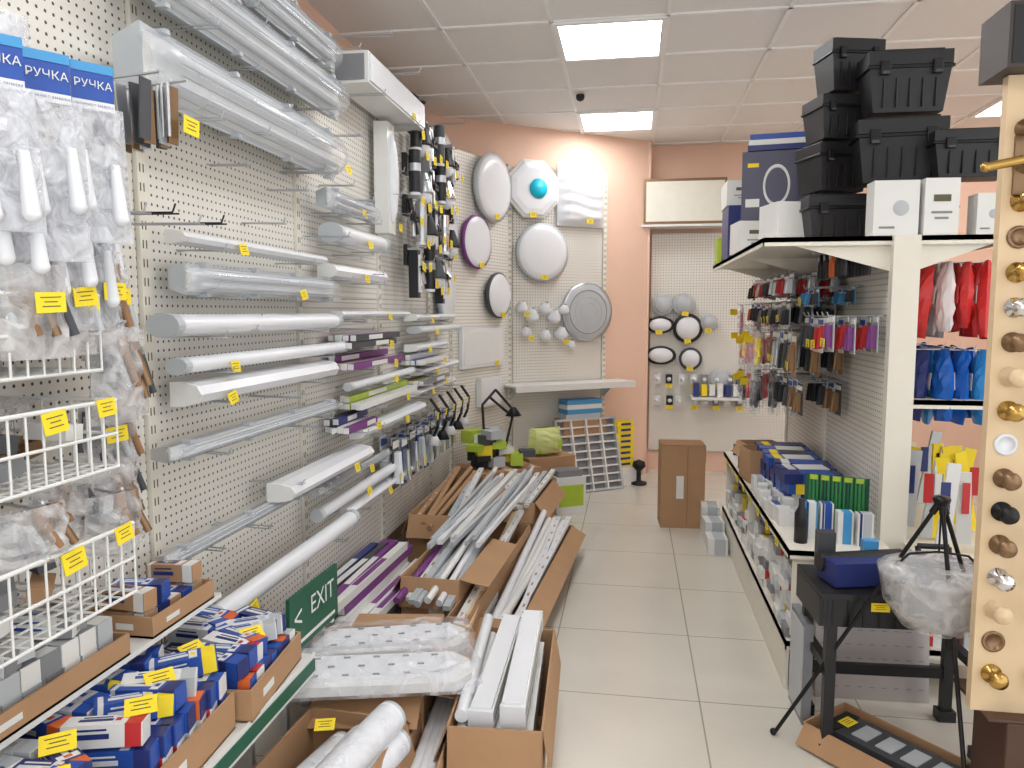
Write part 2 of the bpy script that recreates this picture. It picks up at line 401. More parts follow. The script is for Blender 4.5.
disc(LW, 4.98, G + .98, .2, SIL, d=.05); disc(LW, 5.1, G + .55, .2, DGR, d=.05); disc(LW, 5.0, G + .12, .19, GLAM, d=.05)
b = MB(IW); b.box((.42, -.02, G - .27), (.62, .03, .3), WHT2); b.box((.42, -.037, G - .27), (.56, .004, .25), WHT); tag(b, T(.6, -.05, G - .4)); b.finish('led_panel_lamp')
b = MB(IW); b.box((.5, -.03, G - .62), (.3, .05, .22), WHT); b.box((.5, -.057, G - .62), (.26, .004, .18), WHT2); b.finish('led_panel_lamp')
b = MB(DW)
for (s, z, r) in ((.08, .03, .05), (.17, -.04, .06), (.3, .02, .05), (.38, -.05, .06), (.48, .01, .045), (.12, -.17, .045), (.3, -.2, .05), (.45, -.19, .06), (.55, -.28, .035)):
    b.cyl((s, 0, G + z + r), (s, -.06, G + z + r), .003, SIL, 5)
    b.lathe([(.012, r * 1.3), (.02, r * 1.1), (r, r * .3), (r * 1.02, 0), (r * .8, -r * .5), (.0001, -r * .8)], WHT2, T(s, -.07, G + z, 0, 25))
    if R() < .6: tag(b, T(s + .02, -.13, G + z - r, 0, 0, U(-10, 10)), .05, .035)
b.finish('small_spot_lamps')
b = MB(DW); b.box((.5, -.145, G - .6), (1.15, .26, .02), WHT); b.box((.5, -.277, G - .615), (1.15, .006, .05), WHT)
for s in (0.02, .92): b.prismx([(-.015, G - .61), (-.015, G - .75), (-.2, G - .61)], s - .004, s + .004, WHT)
b.finish('bracket_shelf')

for (s, z, r, rm, sy) in ((.08, .07, .1, GLAM, 1), (.27, .07, .1, GLAM, 1), (.06, -.12, .13, BLK, .6), (.31, -.15, .135, BLK, 1), (.07, -.4, .14, BLK, .62), (.34, -.43, .105, DGR, 1), (.62, -.62, .1, GLAM, 1), (.5, -.1, .08, GLAM, 1)):
    disc(BW, s + .03, G + z, r, rm, .06, .03, GLAM if rm is GLAM else WHT2, False, R() < .5, 0, sy, name='round_bulkhead_lamp', fr=.78)
b = MB(BW)
for i in range(16):
    s = .06 + (i % 8) * .11 + U(-.02, .02); z = G - .62 - .2 * (i // 8)
    b.cyl((s, 0, z + .05), (s, -.06, z + .05), .003, SIL, 5)
    b.box((s, -.06, z), (.06, .03, .09), random.choice([WHT, WHT, BLK, GRY])); b.sph((s, -.09, z), .02, WHT2)
    if i % 2: tag(b, T(s, -.1, z - .06), .06, .04)
b.finish('socket_display')
b = MB(BW)
b.box((.28, -.12, G + .98), (.72, .2, .4), BRZ); b.box((.28, -.223, G + .98), (.68, .01, .35), mat('lightbox_face', (232, 230, 216), .4)); b.box((.28, -.12, G + .77), (.76, .22, .02), WHT); b.finish('lightbox_sign')
b = MB(BW); b.box((.62, -.14, .72), (.5, .26, .02), WHT)
for i in range(7): b.box((.42 + i * .07, -.14, .79), (.05, .1, U(.08, .13)), random.choice([WHT, YEL, DGR, NAV]))
b.finish('back_shelf_stock')

# ------------------------------------------------------------ hanging bags at front left
def bag(b, M, w, h, t, m=FILM, nx=7, ny=9):
    for sg in (-1, 1):
        vs = []
        for j in range(ny + 1):
            for i in range(nx + 1):
                u = i / nx; v = j / ny
                e = (math.sin(math.pi * u) ** .5) * (math.sin(math.pi * min(1, v * .85 + .06)) ** .6)
                edge = 0 if (i in (0, nx) or j in (0, ny)) else 1
                vs.append(((u - .5) * w * (1 - .12 * (1 - v)) + edge * U(-.004, .004), sg * (t / 2 * e + edge * U(-.007, .007)), -v * h))
        fs = [(j * (nx + 1) + i, j * (nx + 1) + i + 1, (j + 1) * (nx + 1) + i + 1, (j + 1) * (nx + 1) + i) for j in range(ny) for i in range(nx)]
        b.add(vs, fs, m, M, False)
def handle_bag(s, out, z, w=.12, h=.3, card=True, rz=0, txt='РУЧКА'):
    K = LW @ T(s, -out, z, rz)
    b = MB(K)
    b.cyl((0, 0, .012), (0, out * .9, .012), .003, SIL, 5)
    if card:
        cw = .070
        b.box((0, 0, 0), (cw, .004, .082), BLU); b.box((0, -.0025, -.033), (cw, .002, .016), WHT)
        b.box((0, -.0025, .033), (cw, .002, .016), LBL)
        b.text(txt, .0195, WHT, T(0, -.0045, .003) @ FWD)
        b.text('ОКОННАЯ С ЗАМКОМ', .0060, BLU, T(0, -.0045, -.033) @ FWD)
    bag(b, T(0, 0, -.035), w, h, .05, FILM3 if card or R() < .6 else FILM)
    for q in (-.25, .22):
        x = q * w; zz = -.1 - U(0, .05)
        b.box((x, .003, zz), (.022, .014, .08), WHT2); b.box((x, -.012, zz), (.014, .02, .014), WHT2)
        b.cyl((x, -.02, zz + .005), (x + .006, -.022, zz - .09), .009, WHT2, 8, .014)
        b.sph((x + .006, -.022, zz - .09), .014, WHT2)
    b.finish('handle_bag')
for s, o, z, c in ((1.055, .33, .385, 1), (1.155, .33, .39, 1), (1.265, .33, .405, 1), (1.06, .18, .34, 0), (1.16, .16, .34, 0), (1.27, .16, .33, 0), (1.37, .22, .31, 0), (1.36, .12, .36, 0), (1.45, .18, .31, 0), (1.10, .3, .28, 0), (1.21, .3, .27, 0), (1.31, .27, .26, 0), (1.12, .24, .2, 0), (1.25, .22, .22, 0), (1.36, .2, .2, 0), (1.08, .22, .55, 0), (1.2, .2, .56, 0)):
    handle_bag(s, o, G + z, U(.10, .12), U(.22, .27), bool(c), -36 if c else U(-30, -18))
def loose_bag(s, out, z, w, h, kind, rz=0, tg=True):
    b = MB(LW @ T(s, -out, z, rz))
    b.cyl((0, 0, 0), (0, out * .9, 0), .003, SIL, 5); b.cyl((0, 0, 0), (0, -.03, .012), .003, SIL, 5)
    bag(b, T(), w, h, .06, FILM2)
    for i in range(4):
        x = (i - 1.5) * w * .2
        m = [BRZ, DGR, GRY, GLAM, BRN2][(kind + i) % 5]
        b.box((x, 0, -h * .45 + U(-.02, .02)), (.02, .014, h * .55), m, T(ry=U(-12, 12))); b.cyl((x, -.01, -h * .3), (x + .02, -.02, -h * .75), .008, m, 8)
    if tg: tag(b, T(U(-.01, .02), -.045, -h * .4, 0, 0, U(-10, 10)), .048, .034)
    b.finish('hardware_bag')
for a in ((1.12, .3, .08, .15, .16, 3), (1.22, .28, .1, .14, .18, 0), (1.33, .26, .12, .14, .2, 1), (1.44, .2, .12, .13, .22, 0), (1.55, .12, .10, .13, .22, 1), (1.36, .28, -.03, .12, .16, 2), (1.46, .2, -.04, .13, .2, 2), (1.56, .15, -.04, .12, .2, 3), (1.1, .3, -.33, .14, .1, 2), (1.26, .22, -.31, .15, .12, 3), (1.42, .2, -.33, .14, .14, 2), (1.55, .12, -.31, .13, .15, 3), (1.33, .28, -.36, .13, .12, 2), (1.48, .16, -.2, .14, .16, 1)):
    loose_bag(a[0], a[1], G + a[2], a[3], a[4], a[5], U(-24, -8), R() < .6)
b = MB(LW @ T(1.66, -.2, G + .53, -10))
for i in range(9):
    y = -.05 + i * .02; x = U(-.02, .02)
    b.box((x, y, -.08), (.03, .006, .13), random.choice([BRZ, SIL, DGR, BRZ, GLAM]), T(ry=U(-8, 8))); b.cyl((x - .02, y - .004, -.01), (x - .02, y - .004, -.13), .005, SIL, 6)
b.cyl((0, -.08, 0), (0, .2, 0), .003, SIL, 5); tag(b, T(.01, -.08, -.1, 0, 0, 6), .05, .04); b.finish('hinge_bundle')
b = MB(LW @ T(1.56, -.2, G + .52, -10))
for i in range(7):
    b.box((U(-.02, .02), -.05 + i * .024, -.08), (.03, .005, .13), random.choice([BRZ, BRZ, SIL, DGR]), T(ry=U(-8, 8)))
b.cyl((0, -.08, 0), (0, .2, 0), .003, SIL, 5); b.finish('hinge_bundle')
for s0_, s1_ in ((1.87, 2.78), (2.82, 3.73), (3.77, 4.68)):
    b = MB(LW)
    for i in range(22): hook(b, U(s0_ + .05, s1_ - .05), U(.75, E + 1.1), U(.12, .22))
    hook(b, s0_ + .3, G + 1.15, .3); hook(b, s1_ - .2, G + 1.12, .3)
    b.finish('pegboard_hooks')
b = MB(LW)
for i in range(4): hook(b, 1.45 + .1 * i, G + .21 + .012 * (i % 2), .3, BLK2 if i % 2 else SIL)
b.finish('pegboard_hooks')
def basket(s0, s1, z0, z1, dep=.3):
    b = MB(LW); r = .0035
    for z in (z1, (z0 + z1) / 2, z0):
        b.path([(s0, -.02, z), (s1, -.02, z), (s1, -dep, z), (s0, -dep, z), (s0, -.02, z)], r if z != z1 else .0045, WHT, 6)
    n = 16
    for i in range(n + 1):
        s = s0 + (s1 - s0) * i / n
        b.path([(s, -dep, z1), (s, -dep, z0), (s, -.02, z0)], r * .7, WHT, 5)
    for i in range(1, 9):
        y = -.02 - (dep - .02) * i / 9
        b.path([(s1, y, z1), (s1, y, z0), (s0, y, z0), (s0, y, z1)], r * .7, WHT, 5)
    b.box((s0 + .05, -.012, (z0 + z1) / 2), (.02, .02, z1 - z0 + .06), WHT); b.box((s1 - .05, -.012, (z0 + z1) / 2), (.02, .02, z1 - z0 + .06), WHT)
    tag(b, T(s0 + (s1 - s0) * .72, -dep - .008, z1 - .02, 0, -8, U(-6, 6)), .055, .038)
    tag(b, T(s0 + (s1 - s0) * .94, -dep - .008, z1 - .01, 0, -8, U(-6, 6)), .048, .033)
    for i in range(26):
        b.box((0, 0, 0), (U(.06, .1), U(.03, .05), .03), random.choice([GLAM, BRN, GRY, WHT, DGR, BRZ]), T(U(s0 + .06, s1 - .06), U(-dep + .05, -.06), z0 + U(.02, .09), U(0, 90), U(-15, 15)))
    for i in range(4): bag(b, T(s0 + .12 + i * .13, -.16, z0 + .13, U(-20, 20), 60), .15, .12, .05, FILM2)
    b.finish('wire_basket')
basket(.72, 1.29, G - .11, G + .03); basket(.72, 1.31, G - .30, G - .17, .31); basket(.72, 1.33, G - .56, G - .42, .32)

# ------------------------------------------------------------ boxes / cartons
def carton(name, x, y, z, w, d, h, rz=0, flaps=(30, 30, 20, 20), fill=None, m=BRN, wall=.005, fl=.5, tilt=0):
    K = T(x, y, z, rz, tilt)
    b = MB(K)
    b.box((0, 0, wall / 2), (w, d, wall), BRN2)
    for sx in (-1, 1): b.box((sx * (w / 2 - wall / 2), 0, h / 2), (wall, d, h), m)
    for sy in (-1, 1): b.box((0, sy * (d / 2 - wall / 2), h / 2), (w - 2 * wall, wall, h), m)
    fx = min(min(w, d) * fl, .13)
    a = flaps
    if a[0] is not None: b.box((fx / 2, 0, 0), (fx, d * .98, wall * .8), m, T(w / 2, 0, h, 0, 0, a[0]))
    if a[1] is not None: b.box((-fx / 2, 0, 0), (fx, d * .98, wall * .8), m, T(-w / 2, 0, h, 0, 0, -a[1]))
    if a[2] is not None: b.box((0, fx / 2, 0), (w * .98, fx, wall * .8), m, T(0, d / 2, h, 0, -a[2]))
    if a[3] is not None: b.box((0, -fx / 2, 0), (w * .98, fx, wall * .8), m, T(0, -d / 2, h, 0, a[3]))
    b.box((w * .1, -d / 2 - .001, h * .5), (w * .25, .001, h * .3), WHT); b.box((w / 2 + .001, -d * .2, h * .5), (.001, d * .2, h * .25), WHT)
    if fill: fill(b, w, d, h)
    return b.finish(name)
def prod(b, c, d, m1, m2, m3=None, M=None):
    MM = T(*c) if M is None else M
    b.box((0, 0, 0), d, m1, MM)
    b.box((0, 0, 0), (d[0] * .55, d[1] * 1.01, d[2] * 1.01), m2, MM @ T(d[0] * .1, 0, 0))
    if m3: b.box((0, 0, 0), (d[0] * .15, d[1] * 1.02, d[2] * 1.02), m3, MM @ T(-d[0] * .3, 0, 0))
def pbox(b, M, L, t, c):
    b.box((0, 0, 0), (L, t, t), c[0], M)
    b.box((L * .38, 0, 0), (L * .20, t * 1.01, t * 1.01), c[1], M)
    b.box((-L * .12, 0, t * .51), (L * .42, t * .22, .0008), c[2], M); b.box((-L * .12, -t * .51, 0), (L * .42, .0008, t * .22), c[2], M)
    b.box((-L * .12, t * .28, t * .51), (L * .36, t * .08, .0008), c[2], M); b.box((-L * .12, -t * .51, t * .28), (L * .36, .0008, t * .08), c[2], M)
    b.box((-L * .42, 0, 0), (L * .07, t * 1.012, t * 1.012), WHT, M); b.box((L * .16, 0, t * .51), (L * .12, t * .8, .0008), WHT2, M); b.box((L * .16, 0, t * .515), (L * .07, t * .3, .0008), c[1], M)
def neat(cols, nrow, nlay, L=.15, t=.045, ang=0):
    def f(b, w, d, h):
        for l in range(nlay):
            ncol = max(1, int(w / (L + .01)))
            for c in range(ncol):
                for r_ in range(nrow):
                    x = (c + .5) / ncol * w - w / 2; y = (r_ + .5) / nrow * d - d / 2
                    wild = l == nlay - 1
                    if wild and R() < .25: continue
                    a = ang + (U(-28, 28) if wild else U(-4, 4))
                    x = max(-w / 2 + L * .5, min(w / 2 - L * .5, x)) if not wild else x * .8
                    pbox(b, T(x, y * .9, .006 + t * (l + .52) + (.006 if wild else 0), a, U(-6, 6) if wild else 0, U(-5, 5) if wild else 0), L, t, random.choice(cols))
    return f
BC = [(BLU, NAV, WHT), (NAV, BLU, WHT), (BLU, ORG, WHT), (NAV, BLU, WHT), (WHT, BLU, NAV), (BLU, NAV, WHT), (NAV, ORG, WHT), (WHT, GLAM, BLU), (BLU, YEL, WHT), (WHT, RED, NAV)]
BW_ = [(WHT, GLAM, GRY), (GLAM, WHT, RED), (WHT, GRY, BLU), (GRY, WHT, DGR)]
b = MB(); b.box((-1.09, 1.10, .5), (.38, 1.76, .02), WHT); b.box((-.898, 1.10, .485), (.006, 1.76, .06), WHT); b.box((-.893, 1.10, .485), (.004, 1.74, .035), DGN)
for y in (.24, 1.1, 1.965): b.box((-1.18, y, .245), (.18, .02, .49), WHT)
b.finish('display_shelf')
carton('bulb_box_tray', -1.075, 1.76, .512, .34, .34, .08, 5, (None,) * 4, neat(BC, 7, 3))
carton('bulb_box_tray', -1.08, 1.39, .512, .34, .36, .09, 3, (None,) * 4, neat(BC, 7, 4, .15, .045, 12))
carton('bulb_box_tray', -1.08, 1.01, .512, .34, .36, .10, -2, (None,) * 4, neat(BC, 7, 4, .15, .045, -10))
carton('bulb_box_tray', -1.08, .68, .512, .34, .26, .12, -2, (None,) * 4, neat(BC, 5, 5))
b = MB(); b.box((-1.19, 1.35, .735), (.2, .95, .012), WHT)
for y in (.92, 1.8): b.box((-1.25, y, .70), (.09, .004, .06), WHT)
b.finish('narrow_display_shelf')
carton('bulb_box_tray', -1.18, 1.66, .742, .18, .26, .05, 0, (None,) * 4, neat([(BRN, WHT, NAV), (NAV, BLU, WHT), (BLU, NAV, WHT)], 5, 2, .13))
carton('bulb_box_tray', -1.18, 1.2, .742, .18, .5, .05, 0, (None,) * 4, neat(BW_, 9, 3, .14))
b = MB()
for (x, y, z) in ((-.98, 1.78, .655), (-1.0, 1.42, .71), (-.96, 1.3, .715), (-1.05, 1.62, .68), (-.95, 1.05, .72), (-1.02, 1.15, .72)):
    tag(b, T(x, y, z, U(30, 80), -60, 0), .06, .04)
b.finish('price_tags')
b = MB(T(-1.0, 2.21, .46, 88)); b.box((0, 0, .09), (.34, .012, .18), DGN); b.text('EXIT', .085, WHT, T(.05, -.008, .11) @ FWD); b.text('<', .10, WHT, T(-.12, -.008, .10) @ FWD); b.box((0, -.008, .025), (.28, .002, .01), WHT)
for sx in (-.13, .13): b.box((sx, .04, -.22), (.02, .02, .48), WHT); b.box((sx, .015, .0), (.02, .04, .02), WHT)
b.finish('exit_sign')
def rolls(b, w, d, h):
    for i, (x, z, l) in enumerate(((-.09, .23, .6), (.0, .26, .6), (.09, .27, .6), (-.05, .13, .6), (.05, .14, .6), (.09, .35, .36))):
        a = T(x, .12 if i == 5 else 0, z, -8 + U(-8, 4), 4 + U(0, 3))
        b.cyl((0, -l / 2, 0), (0, l / 2, 0), .046, WHT2, 20, M=a); b.cyl((0, l / 2, 0), (0, l / 2 + .012, 0), .044, GLAM, 20, M=a)
        b.cyl((0, -l / 2 - .002, 0), (0, l / 2 - .01, 0), .0475, FILM, 20, M=a, caps=False)
    tag(b, T(-.05, .25, .35, 20, -70), .055, .04)
carton('lamp_carton', -.80, 1.64, 0, .30, .72, .33, -4, (75, 80, 40, None), rolls)
def rects(b, w, d, h):
    for i in range(2):
        a = T(-.03 + .082 * i, .0, h + .01 + .02 * i, -3 + 2 * i, 4)
        b.box((0, 0, .0), (.07, .58, .065), WHT, a); b.box((0, 0, .038), (.06, .57, .012), WHT2, a)
        for e in (-.292, .292): b.box((0, e, .0), (.074, .012, .075), WHT2, a)
        b.box((.0355, 0, 0), (.001, .56, .006), GRY, a)
    for i in range(3):
        a = T(-.08 + .075 * i, 0, h - .1, 0, 3); b.box((0, 0, .02), (.06, .6, .07), WHT, a)
    b.cyl((-.10, -.3, h + .01), (-.11, .34, h + .03), .02, WHT2, 12); b.cyl((-.10, -.3, h - .04), (-.09, .3, h - .02), .02, WHT, 12)
carton('lamp_carton', -.38, 2.30, 0, .27, .68, .34, 3, (80, 70, 75, 80), rects)
def tubes_in(n, L, r=.018, dz=.0):
    def f(b, w, d, h):
        for i in range(n):
            x = (i / max(1, n - 1) - .5) * (w - .06)
            for lz in (0, 1, 2):
                b.cyl((x + U(-.006, .006), -L / 2, h * .4 + lz * .05), (x + U(-.01, .01), L / 2 + U(-.03, .03), h * .45 + lz * .05), r, random.choice([WHT2, WHT, GLAM, WHT2]), 10)
    return f
carton('tube_carton', -.575, 2.15, 0, .11, .95, .27, 4, (None, 75, None, 80), tubes_in(3, .95))
carton('lamp_carton', -.82, 2.36, 0, .34, .5, .33, 8, (10, 4, 4, 20))
def wplate(x, y, z, rz, L=.52, w=.17):
    b = MB(T(x, y, z, rz, 4, 2))
    poly = [(-L / 2, -w / 2), (L / 2 - .05, -w / 2), (L / 2, -w / 2 + .05), (L / 2, w / 2 - .05), (L / 2 - .05, w / 2), (-L / 2, w / 2)]
    b.plate(poly, 0, .03, WHT); b.plate([(p * .86, q * .7) for p, q in poly], .03, .042, WHT2)
    for i in range(9):
        for j in (-1, 0, 1):
            if (i + j) % 2: b.box((-L / 2 + .07 + i * .045, j * .05, .044), (.02, .006, .003), GRY)
    b.cyl((-L / 2, 0, .015), (-L / 2 - .06, 0, .015), .02, GLAM)
    nx, ny = 16, 7; vs = []
    for j in range(ny + 1):
        for i in range(nx + 1):
            e = 0 if (i in (0, nx) or j in (0, ny)) else 1
            vs.append(((i / nx - .5) * (L + .08), (j / ny - .5) * (w + .05), .005 + e * (.047 + U(0, .012))))
    b.add(vs, [(j * (nx + 1) + i, j * (nx + 1) + i + 1, (j + 1) * (nx + 1) + i + 1, (j + 1) * (nx + 1) + i) for j in range(ny) for i in range(nx)], FILM)
    b.finish('wrapped_street_lamp')
wplate(-.80, 2.38, .36, 22); wplate(-.74, 2.12, .38, 18, .54, .18)
b = MB(T(-1.1, 3.08, 0, -2))
for r_ in range(10):
    for c_ in range(6):
        if r_ > 6 and c_ > 3: continue
        L = U(.8, .95); m = random.choice([PUR, DGR, GLAM, WHT, NAV, WHT, PUR]); y = U(-.08, .08)
        M = T(-.13 + c_ * .042, y, .020 + r_ * .038, U(-1.5, 1.5))
        b.box((0, 0, 0), (.038, L, .035), m, M); b.box((0, -L / 2 - .001, 0), (.032, .004, .029), WHT, M); b.box((0, 0, .018), (.026, L * .4, .002), WHT if m != WHT else PUR, M)
b.finish('boxed_tube_pile')
def battens(n, L, cols, hgt, ang=0, r=.016, spread=.3):
    def f(b, w, d, h):
        for i in range(n):
            x = (i / max(1, n - 1) - .5) * (w - .07); m = random.choice(cols); k = U(-.03, .05)
            M = T(x, k, hgt + U(0, .04), U(-3, 3), ang + U(-1, 1))
            if R() < .5: b.cyl((0, -L / 2, 0), (0, L / 2, 0), r, m, 10, M=M)
            else:
                b.box((0, 0, 0), (.032, L, .022), m, M)
                for q in range(int(L / .12)): b.box((0, -L / 2 + .08 + q * .12, .0115), (.010, .03, .002), BRN if R() < .4 else GLAM, M)
    return f
carton('tube_carton', -.84, 3.40, 0, .27, .62, .34, -3, (10, 60, 30, 75), battens(7, .8, [WHT, WHT2, GLAM, PUR], .30, 7))
carton('tube_carton', -.655, 3.6, 0, .085, 1.4, .25, -3, (80, 80, None, None), battens(3, 1.4, [WHT, WHT2, WOOD], .24, 4))
carton('tube_carton', -.50, 3.85, 0, .20, 1.5, .17, -4, (30, 75, 20, 40), battens(6, 1.45, [WHT2, WHT2, WHT], .14, 4, .02))
carton('tube_carton', -1.02, 4.35, 0, .34, .95, .40, 0, (60, 70, 30, 60), battens(8, 1.0, [WHT, WHT2, BRN, GLAM], .37, 6))
carton('tube_carton', -.70, 4.95, 0, .28, .7, .30, -4, (50, 60, 30, 60), battens(6, .8, [WHT2, WHT, GLAM], .30, 5))
b = MB()
for i in range(11):
    x = -.88 + i * .024; b.box((0, 0, 0), (.018, 1.05, .024), random.choice([WHT, WHT2, BRN, GLAM, WOOD, GLAM]), T(x, 3.95 + U(-.1, .1), .43 + U(0, .04), -8 + U(-3, 3), 6))
b.finish('loose_battens')
def pack(b, M, w, h, card, inner, tg=False):
    b.box((0, 0, -h / 2), (w, .003, h), card, M); b.box((0, -.004, -h * .12), (w * .9, .004, h * .14), WHT if card is not WHT else BLU, M)
    b.box((0, -.014, -h * .58), (w * .5, .022, h * .62), inner, M)
    b.cyl((0, -.02, -h * .3), (0, -.03, -h * .9), w * .14, inner, 8, M=M)
    if tg: tag(b, M @ T(0, -.035, -h * .75, 0, 0, U(-8, 8)), .055, .036)
b = MB(LW)
for i in range(9):
    s = 3.65 + i * .15; z = G - .64
    for j in range(2):
        pack(b, T(s + U(-.01, .01), -.05 - .06 * j, z + U(-.02, .02)), .10, .26, random.choice([BLK, DGR, WHT, NAV]), random.choice([GLAM, SIL, WHT2, BLK, SIL]), j == 1)
    hook(b, s, z, .2)
b.finish('blister_packs')
b = MB(LW)
for i in range(5):
    s = 4.2 + i * .2; z = G - .5
    b.cyl((s, .0, z), (s, -.18, z), .003, SIL, 5); b.path([(s, -.15, z), (s + .02, -.2, z - .08), (s - .02, -.2, z - .16), (s, -.17, z - .22)], .009, BLK, 8); b.lathe([(.02, .05), (.045, 0), (.03, 0)], BLK if i % 2 else WHT, T(s, -.17, z - .27)); tag(b, T(s, -.2, z - .1), .06, .04)
b.finish('gooseneck_lamps')
b = MB(T(-.95, 5.32, 0, 40)); b.box((0, 0, .19), (.5, .4, .38), BRN); b.box((0, 0, .382), (.08, .4, .004), WOOD); b.finish('closed_carton')
b = MB(T(-.95, 5.32, .385, 30))
for i in range(22): b.box((0, 0, 0), (U(.08, .18), U(.06, .12), U(.04, .09)), random.choice([WHT, DGR, GLAM, LIM, BLK, GLAM, WHT, YEL]), T(U(-.2, .2), U(-.14, .14), .04 + .010 * i, U(0, 90)))
b.path([(-.1, 0, .1), (-.12, 0, .45), (0, .05, .55), (.12, 0, .4)], .01, BLK, 8); b.path([(.05, 0, .1), (.12, .02, .35), (-.05, .05, .5)], .01, BLK, 8)
b.lathe([(.02, .06), (.06, 0), (.05, 0)], BLK, T(.12, 0, .36))
b.finish('stacked_desk_lamps')
b = MB(T(-.66, 5.72, 0, 35)); b.box((0, 0, .2), (.4, .28, .4), BRN)
for i in range(5): b.box((0, 0, 0), (.12, .08, .05), random.choice([LIM, LIM, WHT, YEL]), T(U(-.1, .1), U(-.06, .06), .43 + .02 * i, U(0, 90)))
bag(b, T(-.02, -.05, .62), .3, .2, .16, mat('lime_bag', (206, 214, 140), .3)); b.finish('lime_packet_carton')
b = MB(T(-.47, 5.55, 0, 30)); b.box((0, 0, .14), (.24, .18, .28), WHT); b.box((0, -.091, .14), (.2, .003, .16), LIM); b.box((0, 0, .3), (.2, .15, .05), GRY); b.finish('small_product_box')
K = DW @ T(.62, -.33, 0.0, 0, -14)
b = MB(K)
for sx in (-.29, .29): b.box((sx, 0, .31), (.02, .05, .62), GLAM)
for z in (.01, .61): b.box((0, 0, z), (.6, .05, .02), GLAM)
b.box((0, .022, .31), (.58, .006, .6), GRY)
for i in range(1, 4): b.box((-.29 + i * .145, -.004, .31), (.014, .045, .6), WHT)
for i in range(1, 9): b.box((0, .0, i * .068), (.57, .03, .014), WHT)
b.finish('louvre_grid_lamp')
b = MB(DW @ T(.62, -.12, 0)); b.box((0, 0, .3), (.42, .16, .6), BRN)
for i in range(4): b.box((U(-.02, .02), 0, .622 + i * .04), (.34, .15, .038), [GLAM, LBL, WHT, LBL][i])
b.finish('product_box_stack')
b = MB(DW @ T(1.0, -.18, 0))
b.box((0, 0, .08), (.22, .16, .16), WHT)
for i in range(8): b.box((U(-.01, .01), 0, .185 + i * .05), (.17, .14, .047), YEL); b.box((0, -.072, .185 + i * .05), (.1, .002, .02), NAV)
b.finish('yellow_box_stack')
b = MB(T(.36, 5.35, 0, 3)); b.box((0, 0, .29), (.3, .24, .58), BRN); b.box((0, 0, .583), (.302, .242, .004), BRN2)
b.box((-.02, -.123, .29), (.05, .002, .16), WHT); b.box((.03, -.124, .3), (.004, .002, .56), BRN2); b.box((.152, 0, .52), (.004, .22, .11), BRN2); b.finish('tall_carton')
b = MB(T(.08, 6.55, 0, 0)); b.lathe([(.0, 0), (.07, 0), (.07, .02), (.02, .03), (.02, .12), (.06, .16), (.05, .2), (.0001, .22)], BLK2); b.finish('floor_spot_lamp')

# ------------------------------------------------------------ gondola
K = T(GX - .03, 5.1, .2, -90); b = MB(K); b.box((.95, .006, .8), (1.9, .012, 1.6), PEG); b.finish('gondola_pegboard', keep=K)
K = T(GX + .05, 3.2, .2, 90); b = MB(K); b.box((.95, .006, .8), (1.9, .012, 1.6), PEG); b.finish('gondola_pegboard', keep=K)
b = MB()
for y in (3.2, 4.15, 5.12):
    b.box((GX + .01, y, .9), (.1, .05, 1.8), CREAM)
b.box((GX + .01, 4.15, .1), (.8, 1.9, .08), CREAM)
def shelf(b, x0, x1, y0, y1, z, lip=.035):
    b.box(((x0 + x1) / 2, (y0 + y1) / 2, z - .01), (x1 - x0, y1 - y0, .02), CREAM)
    if x0 < GX: b.box((x0 + .003, (y0 + y1) / 2, z - lip / 2), (.006, y1 - y0, lip), CREAM)
    else: b.box((x1 - .003, (y0 + y1) / 2, z - lip / 2), (.006, y1 - y0, lip), CREAM)
    b.box(((x0 + x1) / 2, y0 + .003, z - lip / 2), (x1 - x0, .006, lip), CREAM)
shelf(b, .62, GX - .03, 3.0, 5.12, .20); shelf(b, .62, GX - .03, 3.0, 5.12, .57); shelf(b, .52, GX - .03, 3.2, 5.12, 1.80)
shelf(b, GX + .05, 1.46, 3.2, 5.12, 1.80); shelf(b, GX + .05, 1.5, 3.0, 5.12, .57); shelf(b, GX + .05, 1.5, 3.0, 5.12, .2); shelf(b, GX + .05, 1.4, 3.2, 5.12, 1.15)
b.box((.63, 4.06, .09), (.015, 2.1, .18), CREAM)
for y in (3.02, 4.15, 5.1): b.box((.83, y, .39), (.38, .01, .34), CREAM)
for y in (3.22, 4.15, 5.1):
    for x0, x1 in ((GX - .03, .6), (GX + .05, 1.42)):
        b.add([(x0, y - .003, 1.78), (x0, y - .003, 1.66), (x1, y - .003, 1.78), (x0, y + .003, 1.78), (x0, y + .003, 1.66), (x1, y + .003, 1.78)], [(0, 1, 2), (5, 4, 3), (0, 2, 5, 3), (1, 4, 5, 2), (0, 3, 4, 1)], CREAM)
for i in range(8): tag(b, T(.612, 3.2 + i * .24, .545, -90), .06, .035)
b.finish('gondola_shelving')
def rowpacks(name, F, s0, s1, ds, z, w, h, cards, inners, depth=3, L=.24, tg=.4):
    b = MB(F); s = s0
    while s < s1:
        hook(b, s, z + .006, L)
        c = random.choice(cards); i_ = random.choice(inners)
        for j in range(depth):
            pack(b, T(s + U(-.008, .008), -.04 - (L - .05) * j / max(1, depth - 1), z + U(-.008, .008), U(-4, 4)), w, h, c, i_, j == depth - 1 and R() < tg)
        s += ds
    b.finish(name)
rowpacks('hanging_blister_packs', GL, .08, 1.3, .105, G + .19, .085, .11, [BLK, DGR, GLAM, GRY, DGR], [BLK, DGR, SIL, BRZ, RED], 3, .26, .4)
rowpacks('hanging_blister_packs', GL, .08, 1.2, .1, G + .05, .08, .12, [GLAM, DGR, RED, NAV, GRY, WHT], [BLK, BLU, ORG, GRY, BLK], 3, .26, .4)
